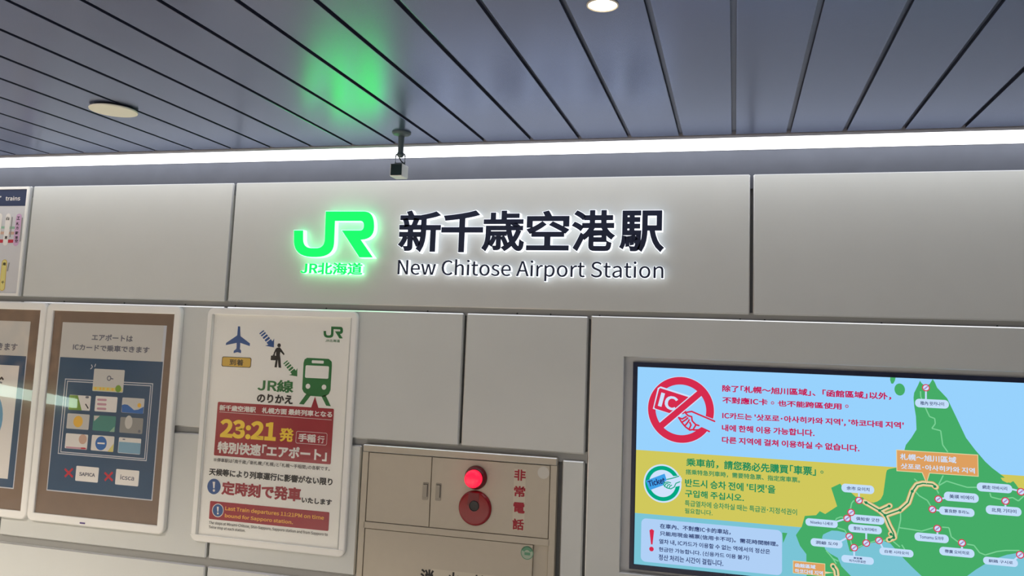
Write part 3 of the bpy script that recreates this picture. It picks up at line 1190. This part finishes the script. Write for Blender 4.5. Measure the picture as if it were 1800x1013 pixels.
P.poly(grn, [(1617.2, 669.4), (1620, 674), (1624, 677), (1629, 677.5), (1634, 675.6), (1639.4, 666.7), (1643, 672), (1647.3, 681.9), (1656, 691), (1664.9, 700.5), (1682, 736), (1698, 769.9), (1714, 791),
             (1732, 812), (1744, 823), (1765, 838.9), (1770, 846), (1775.6, 849.4), (1781, 846), (1786, 852), (1790, 858), (1796, 861), (XE, 860), (XE, 972.5), (1786, 973), (1770, 975.6), (1748, 983),
             (1730.4, 992.5), (1715, 1002), (1700, 1013), (1690, bot), (1630, bot), (1620, 1013), (1604, 998), (1588.4, 982), (1576, 968), (1565, 955.7), (1552, 951), (1539.9, 953.6), (1525, 956), (1506.2, 966), (1497, 970),
             (1493.6, 969.3), (1489.4, 953.6), (1486, 936.7), (1472.6, 933.6), (1462, 933), (1453.6, 936.7), (1447, 940), (1445, 945), (1450.5, 966), (1460, 974), (1472.6, 981), (1478.9, 995.6), (1495.7, 1013), (1504, bot),
             (1418, bot), (1417.4, 985), (1417.4, 974.6), (1406.3, 959.9), (1399, 941), (1409.4, 926), (1414.7, 907.3), (1434.7, 906), (1441, 898.9), (1450.5, 904), (1471.5, 890.4), (1461, 857.8), (1476.8, 850.5),
             (1481, 856), (1495.7, 866), (1504, 873.6), (1516.7, 874.7), (1523, 882), (1535.6, 884), (1542, 882), (1548.3, 877.8), (1552.5, 869.4), (1557.7, 831.6), (1559, 827), (1563, 824.8), (1577.7, 822), (1586, 808),
             (1590.3, 789.6), (1592.3, 782.4), (1602, 770), (1611, 755.4), (1610, 732.6), (1607, 714), (1605.8, 699.5), (1606.8, 691), (1614, 676.7)], 1)
P.poly(grn, [(1565, 662), (1574.6, 662.3), (1573, 669.5), (1570, 674.8), (1566.6, 674.6), (1564.6, 668)], 1)
P.disc(grn, (1581.5, 685), .0175, 1, rz=.0215)
P.poly(grn, [(1375, 936.5), (1384, 937.5), (1376.5, 955)], 1)
P.poly(yel, [(1759, 840), (1774, 840.5), (1777, 848), (1770, 849), (1762, 845)], 1.5)
LG = [[(1618, 688), (1618.4, 697.6), (1630, 724.4), (1634, 732.6), (1643, 736), (1644, 745), (1638, 753.4), (1653.5, 757.5), (1657, 782.4), (1666, 795)],
      [(1607, 842), (1616, 850)], [(1658, 836), (1650, 852)], [(1650, 854), (1664, 846), (1680, 851), (1700, 857), (1718, 857)], [(1740, 867), (1742, 874), (1758, 878), (1780, 875), (1790, 881), (XE - 2, 872)],
      [(1645, 858), (1650, 868)], [(1606, 861), (1616, 872), (1630, 880), (1636, 890)], [(1583, 898), (1583, 914), (1580, 928), (1576, 945)], [(1581, 928), (1602, 931), (1620, 934), (1640, 928)],
      [(1656, 927), (1668, 928), (1672, 944), (1684, 953)], [(1700, 957), (1712, 959), (1722, 972), (1732, 976), (1752, 970), (1768, 968), (1792, 968)], [(1501, 880), (1497, 885), (1495, 895)],
      [(1486, 911), (1478, 909), (1470, 912), (1466, 926)], [(1472, 928), (1485, 932), (1489, 940)], [(1495, 950), (1497, 958)], [(1507, 963), (1516, 959)], [(1530, 954), (1540, 951)], [(1551, 951), (1562, 949)],
      [(1570, 952), (1582, 962)], [(1585, 958), (1594, 972)], [(1452, 968), (1464, 982), (1470, 992)], [(1464, 982), (1474, 987)]]
for l in LG:
    P.line(lgrn, l, .0042, 2, cap=False)
for w_, m_, ly in ((.020, org, 2.4), (.0165, beige, 2.8), (.0045, route_g, 3.4)):
    for l in ([(1519.9, 882.5), (1546, 897.8), (1555.6, 906.2), (1563, 924), (1570.4, 937.8), (1572, 945), (1562, 949.3)], [(1546, 897.8), (1564, 889.4)], [(1566, 939), (1571, 943)],
              [(1555.6, 906.2), (1582, 897), (1596.6, 884), (1603.4, 864), (1611.6, 852.6), (1622, 850), (1638.9, 851.5), (1645.2, 856.4)], [(1464, 995), (1469.5, 1003), (1470.5, 1011)]):
        P.line(m_, l, w_, ly)
for c in ((1522.5, 884), (1546, 897.8), (1555.6, 906.2), (1563, 890), (1582, 897.3), (1603.4, 864), (1643, 855.5), (1566, 939.5), (1571, 945.5), (1563, 949), (1464.5, 996)):
    P.disc(route_g, c, .0052, 3.8, n=12)
P.build('map', scr)

PILL = (('稚內 왓카나이', (1608.3, 700.9), (1668, 718.9), (1627.5, 681.9)), ('余市 요이치', (1478.9, 850), (1536.7, 869.4), (1509.8, 880)),
        ('Niseko 니세코', (1415.8, 910.8), (1472.5, 928.9), (1489, 911.5)), ('俱知安 굿찬', (1495.3, 904), (1554.6, 923.4), (1496, 901)),
        ('登別 노보리베쓰', (1491, 921), (1550, 940.2), (1522.6, 955)), ('洞爺 도야', (1424.8, 945.8), (1481, 965), (1493, 943.5)),
        ('白老 시라오이', (1545.7, 962), (1605.7, 980.8), (1545, 950.4)), ('美瑛 비에이', (1658.9, 864), (1720.5, 884.8), (1649.4, 877.8)),
        ('富良野 후라노', (1650.5, 890), (1713, 909.6), (1638.9, 895.7)), ('網走 아바시리', (1716.7, 848), (1779.4, 868), (1797, 864.8)),
        ('北見 기타미', (1732.5, 888), (1795.6, 908.5), (1767.2, 881)), ('Tomamu 도마무', (1607.3, 935.7), (1667.7, 955.8), (1647.7, 929.4)),
        ('帶廣 오비히로', (1651, 960.9), (1713, 981.5), (1690.8, 954.6)), ('釧路 구시로', (1727.9, 978.4), (1789.3, 997.5), (1793, 975.6)),
        ('東室蘭', (1478.9, 975.2), (1536, 993.8), (1501.4, 963)))
for s_, a_, b_, c_ in PILL:
    P = Print(sy, .0002)
    mid = ((a_[0] + b_[0]) / 2, (a_[1] + b_[1]) / 2)
    tgt = (min(max(c_[0], a_[0] + 10), b_[0] - 10), mid[1])
    P.line(wht, [tgt, c_], .0058, 4.2, cap=False)
    (x0, z1), (x1, z0) = at(*a_, sy), at(*b_, sy)
    P.rect(wht, a_, b_, (z1 - z0) * .46, 4.6)
    w_, h_ = b_[0] - a_[0], b_[1] - a_[1]
    if s_ == '東室蘭':
        P.text(navy_, s_, (1500, 979.2), (1515.5, 984.2), .02, 5.2)
        P.text(navy_, '히가시무로란', (1492.5, 983.2), (1522, 990.8), .02, 5.2)
    else:
        P.text(navy_, s_, (a_[0] + w_ * .155, a_[1] + h_ * .24), (b_[0] - w_ * .145, b_[1] - h_ * .26), .014, 5.2)
    P.build('place_name_label', scr)

for c in ((1627.5, 681.9), (1509.8, 880), (1496, 901), (1489, 911.5), (1493, 943.5), (1501.4, 963), (1522.6, 955), (1545, 950.4), (1649.4, 877.8), (1638.9, 895.7), (1767.2, 881), (1794.5, 864.8),
          (1647.7, 929.4), (1690.8, 954.6), (1793, 975.6)):
    P = Print(sy, .0002)
    P.disc(pale_, c, .0128, 5.6, n=24)
    P.ring(red_, c, .0128, .0094, 6, n=24)
    P.line(E_('mauve', (170, 130, 190)), [(c[0] - 3.3, c[1] + 2.6), (c[0] + 3.3, c[1] - 2.6)], .004, 6, cap=False)
    P.build('no_entry_marker', scr)

P = Print(sy, .0002)
P.rect(beige, (1575.2, 790.6), (1720.2, 838.4), .001, 4)
P.rect(org, (1576.6, 792), (1718.8, 837), 0, 4.4)
P.poly(beige, [(1619.5, 829.5), (1635, 830.5), (1628.6, 851)], 4.2)
P.poly(org, [(1621, 829), (1633.4, 830), (1628.4, 847.5)], 4.5)
P.text(pale_, '札幌～旭川區域', (1582, 797.2), (1681, 815), .022, 5)
P.text(pale_, '삿포로･아사히카와 지역', (1583, 814.4), (1713.6, 833), .022, 5)
P.build('area_label', scr)
P = Print(sy, .0002)
P.rect(beige, (1393.6, 985.6), (1450.6, 1013.6), .001, 4)
P.rect(org, (1394.6, 986.8), (1449.6, 1012.4), 0, 4.4)
P.poly(beige, [(1450, 1005), (1466, 1007), (1450, 1009)], 4.2)
P.text(pale_, '函館區域', (1397.4, 990), (1433.5, 1000.8), .03, 5)
P.text(pale_, '하코다테 지역', (1397, 999.6), (1446.5, 1012), .03, 5)
P.build('area_label', scr)

# prohibition sign: no cards
P = Print(sy, .0002)
cc = (1196.5, 720.6)
sx_, sz_ = at(*cc, sy)
R1, R2 = .1245, .0955


def qa(x, y):
    return (1080 + x * .20725, 600 + y * .20725)


P.ring(pale_, cc, R1 + .0022, R2, 1, n=72)
P.ring(red_, cc, R1, R2, 2, n=72)
P.poly(pale_, [qa(392, 384), qa(648, 466), qa(560, 640), qa(480, 618), qa(326, 574), qa(368, 398)], 3)
P.poly(red_, [qa(378, 408), qa(388, 398), qa(640, 478), qa(600, 620), qa(470, 612), qa(346, 572), qa(338, 562)], 4)
P.text(pale_, 'I', qa(384, 436), qa(414, 556), .03, 5, turn=-14)
P.text(pale_, 'C', qa(428, 462), qa(534, 586), .03, 5, turn=-14)
ux, uz = math.cos(math.radians(42.3)), math.sin(math.radians(42.3))
for m_, hl, hw_, ly in ((pale_, .0935, .0155, 5.6), (red_, .100, .0118, 6)):
    ox, oz = sx_ - .001, sz_ + .001
    P.xz(m_, [(ox + a * hl * ux - b * hw_ * uz, oz + a * hl * uz + b * hw_ * ux) for a, b in ((-1, -1), (1, -1), (1, 1), (-1, 1))], ly)
# hand and sleeve
P.poly(sky_, [qa(600, 606), qa(655, 590), qa(850, 664), qa(862, 690), qa(812, 776), qa(735, 738), qa(690, 752), qa(650, 756), qa(610, 732), qa(572, 690), qa(545, 650), qa(560, 640)], 6.4)
for l in ([(600, 606), (655, 596), (850, 680)], [(805, 766), (740, 736), (715, 752), (672, 754)], [(600, 606), (625, 632), (655, 640), (660, 676), (690, 708), (716, 716)],
          [(545, 648), (575, 660), (610, 640)], [(572, 688), (604, 668), (622, 652)], [(600, 716), (626, 684), (634, 668)], [(634, 746), (650, 712), (640, 690)], [(545, 648), (572, 690), (604, 728), (640, 754), (668, 750), (690, 712)]):
    P.line(red_, [qa(*p) for p in l], .0062, 7)
P.build('no_card_sign', scr)

# ticket sign
P = Print(sy, .0002)


def qc(x, y):
    return (1080 + x * .23003, 780 + y * .23003)


tc = (1164.4, 850.2)
P.disc(pale_, tc, .0715, 1)
P.ring(ring_g, tc, .0655, .0505, 2)
P.poly(pale_, [qc(440, 250), qc(506, 246), qc(506, 322), qc(440, 336)], 2.4)
P.poly(tick, [qc(240, 284), qc(384, 230), qc(402, 286), qc(398, 310), qc(272, 356), qc(262, 340)], 3)
P.text(navy_, 'Ticket', qc(256, 264), qc(388, 322), .035, 4, turn=17)
P.poly(pale_, [qc(380, 296), qc(410, 272), qc(490, 252), qc(515, 262), qc(515, 288), qc(470, 318), qc(445, 345), qc(410, 340), qc(378, 322)], 3.4)
for l in ([(402, 274), (440, 266), (492, 250)], [(500, 292), (470, 304), (458, 332), (432, 346)], [(376, 312), (384, 298), (410, 294), (430, 300)], [(384, 326), (392, 308), (410, 304)],
          [(400, 336), (408, 318), (424, 312)], [(418, 342), (424, 326), (438, 318)], [(376, 312), (384, 328), (404, 340), (432, 346)]):
    P.line(ring_g, [qc(*p) for p in l], .0036, 5)
P.build('ticket_sign', scr)

P = Print(sy, .0002)
P.rect(E_('boxblue', (176, 208, 246)), (1127.6, 911), (1374.6, 1012.3), .018, 2)
P.poly(red_, [(1141.6, 932.5), (1145.6, 930.3), (1149.8, 933), (1147, 957.5), (1144.4, 957.3)], 3)
P.disc(red_, (1145.2, 965.5), .0085, 3)
P.text(navy_, '在車內、不對應IC卡的車站，', (1160, 920.3), (1284.3, 940.6), .022, 3)
P.text(navy_, '只能用現金補票(信用卡不可)。需花時間辦理。', (1159.8, 933.7), (1368, 962), .022, 3)
P.text(navy_, '열차 내, IC카드가 이용할 수 없는 역에서의 정산은', (1158.7, 947.5), (1353.7, 975.8), .02, 3)
P.text(navy_, '현금만 가능합니다. (신용카드 이용 불가)', (1158.2, 961.7), (1316.9, 986.2), .02, 3)
P.text(navy_, '정산 처리는 시간이 걸립니다.', (1157.8, 974.4), (1271.4, 996.2), .02, 3)
P.build('fare_notice_box', scr)


def line_(*a):
    P = Print(sy, .0002)
    P.text(*a)
    P.build('text_line', scr)


line_(crim, '除了｢札幌～旭川區域｣、｢函館區域｣以外，', (1269.6, 676.7), (1566.8, 703.6), .032)
line_(crim, '不對應IC卡', (1269.6, 697.4), (1349.4, 713.5), .032)
line_(crim, '也不能跨區使用', (1366.8, 703.6), (1479.4, 720.6), .032)
line_(dgrn, '乘車前，', (1206, 805.3), (1263, 824.2), .026)
line_(dgrn, '請您務必先購買｢車票｣', (1272.8, 809.6), (1434.3, 837), .026)
for m_, c_, r_ in ((crim, (1358, 708.6), .0058), (crim, (1488.6, 714.4), .0058), (dgrn, (1444.8, 830.2), .0052)):
    P = Print(sy, .0002)
    P.ring(m_, c_, r_, r_ * .58, 2, n=28)
    P.build('full_stop', scr)
line_(crim, "IC카드는 '삿포로･아사히카와 지역', '하코다테 지역'", (1269.6, 725), (1588.8, 755.8), .032)
line_(crim, '내에 한해 이용 가능합니다.', (1269, 746.1), (1431.9, 767.9), .032)
line_(crim, '다른 지역에 걸쳐 이용하실 수 없습니다.', (1269, 767.5), (1510.9, 794.8), .032)
line_(dgrn, '搭乘特急列車時，需要特急票、指定席車票。', (1205.4, 824.9), (1406.2, 849.4), .02)
line_(dgrn, "반드시 승차 전에 '티켓'을", (1204.2, 841.6), (1363, 868.3), .026)
line_(dgrn, '구입해 주십시오.', (1204.2, 861), (1307.7, 882.3), .026)
line_(dgrn, '특급열차에 승차하실 때는 특급권･지정석권이', (1203.8, 879.4), (1400.9, 906.4), .016)
line_(dgrn, '필요합니다.', (1203.8, 893.4), (1252.5, 906.9), .016)
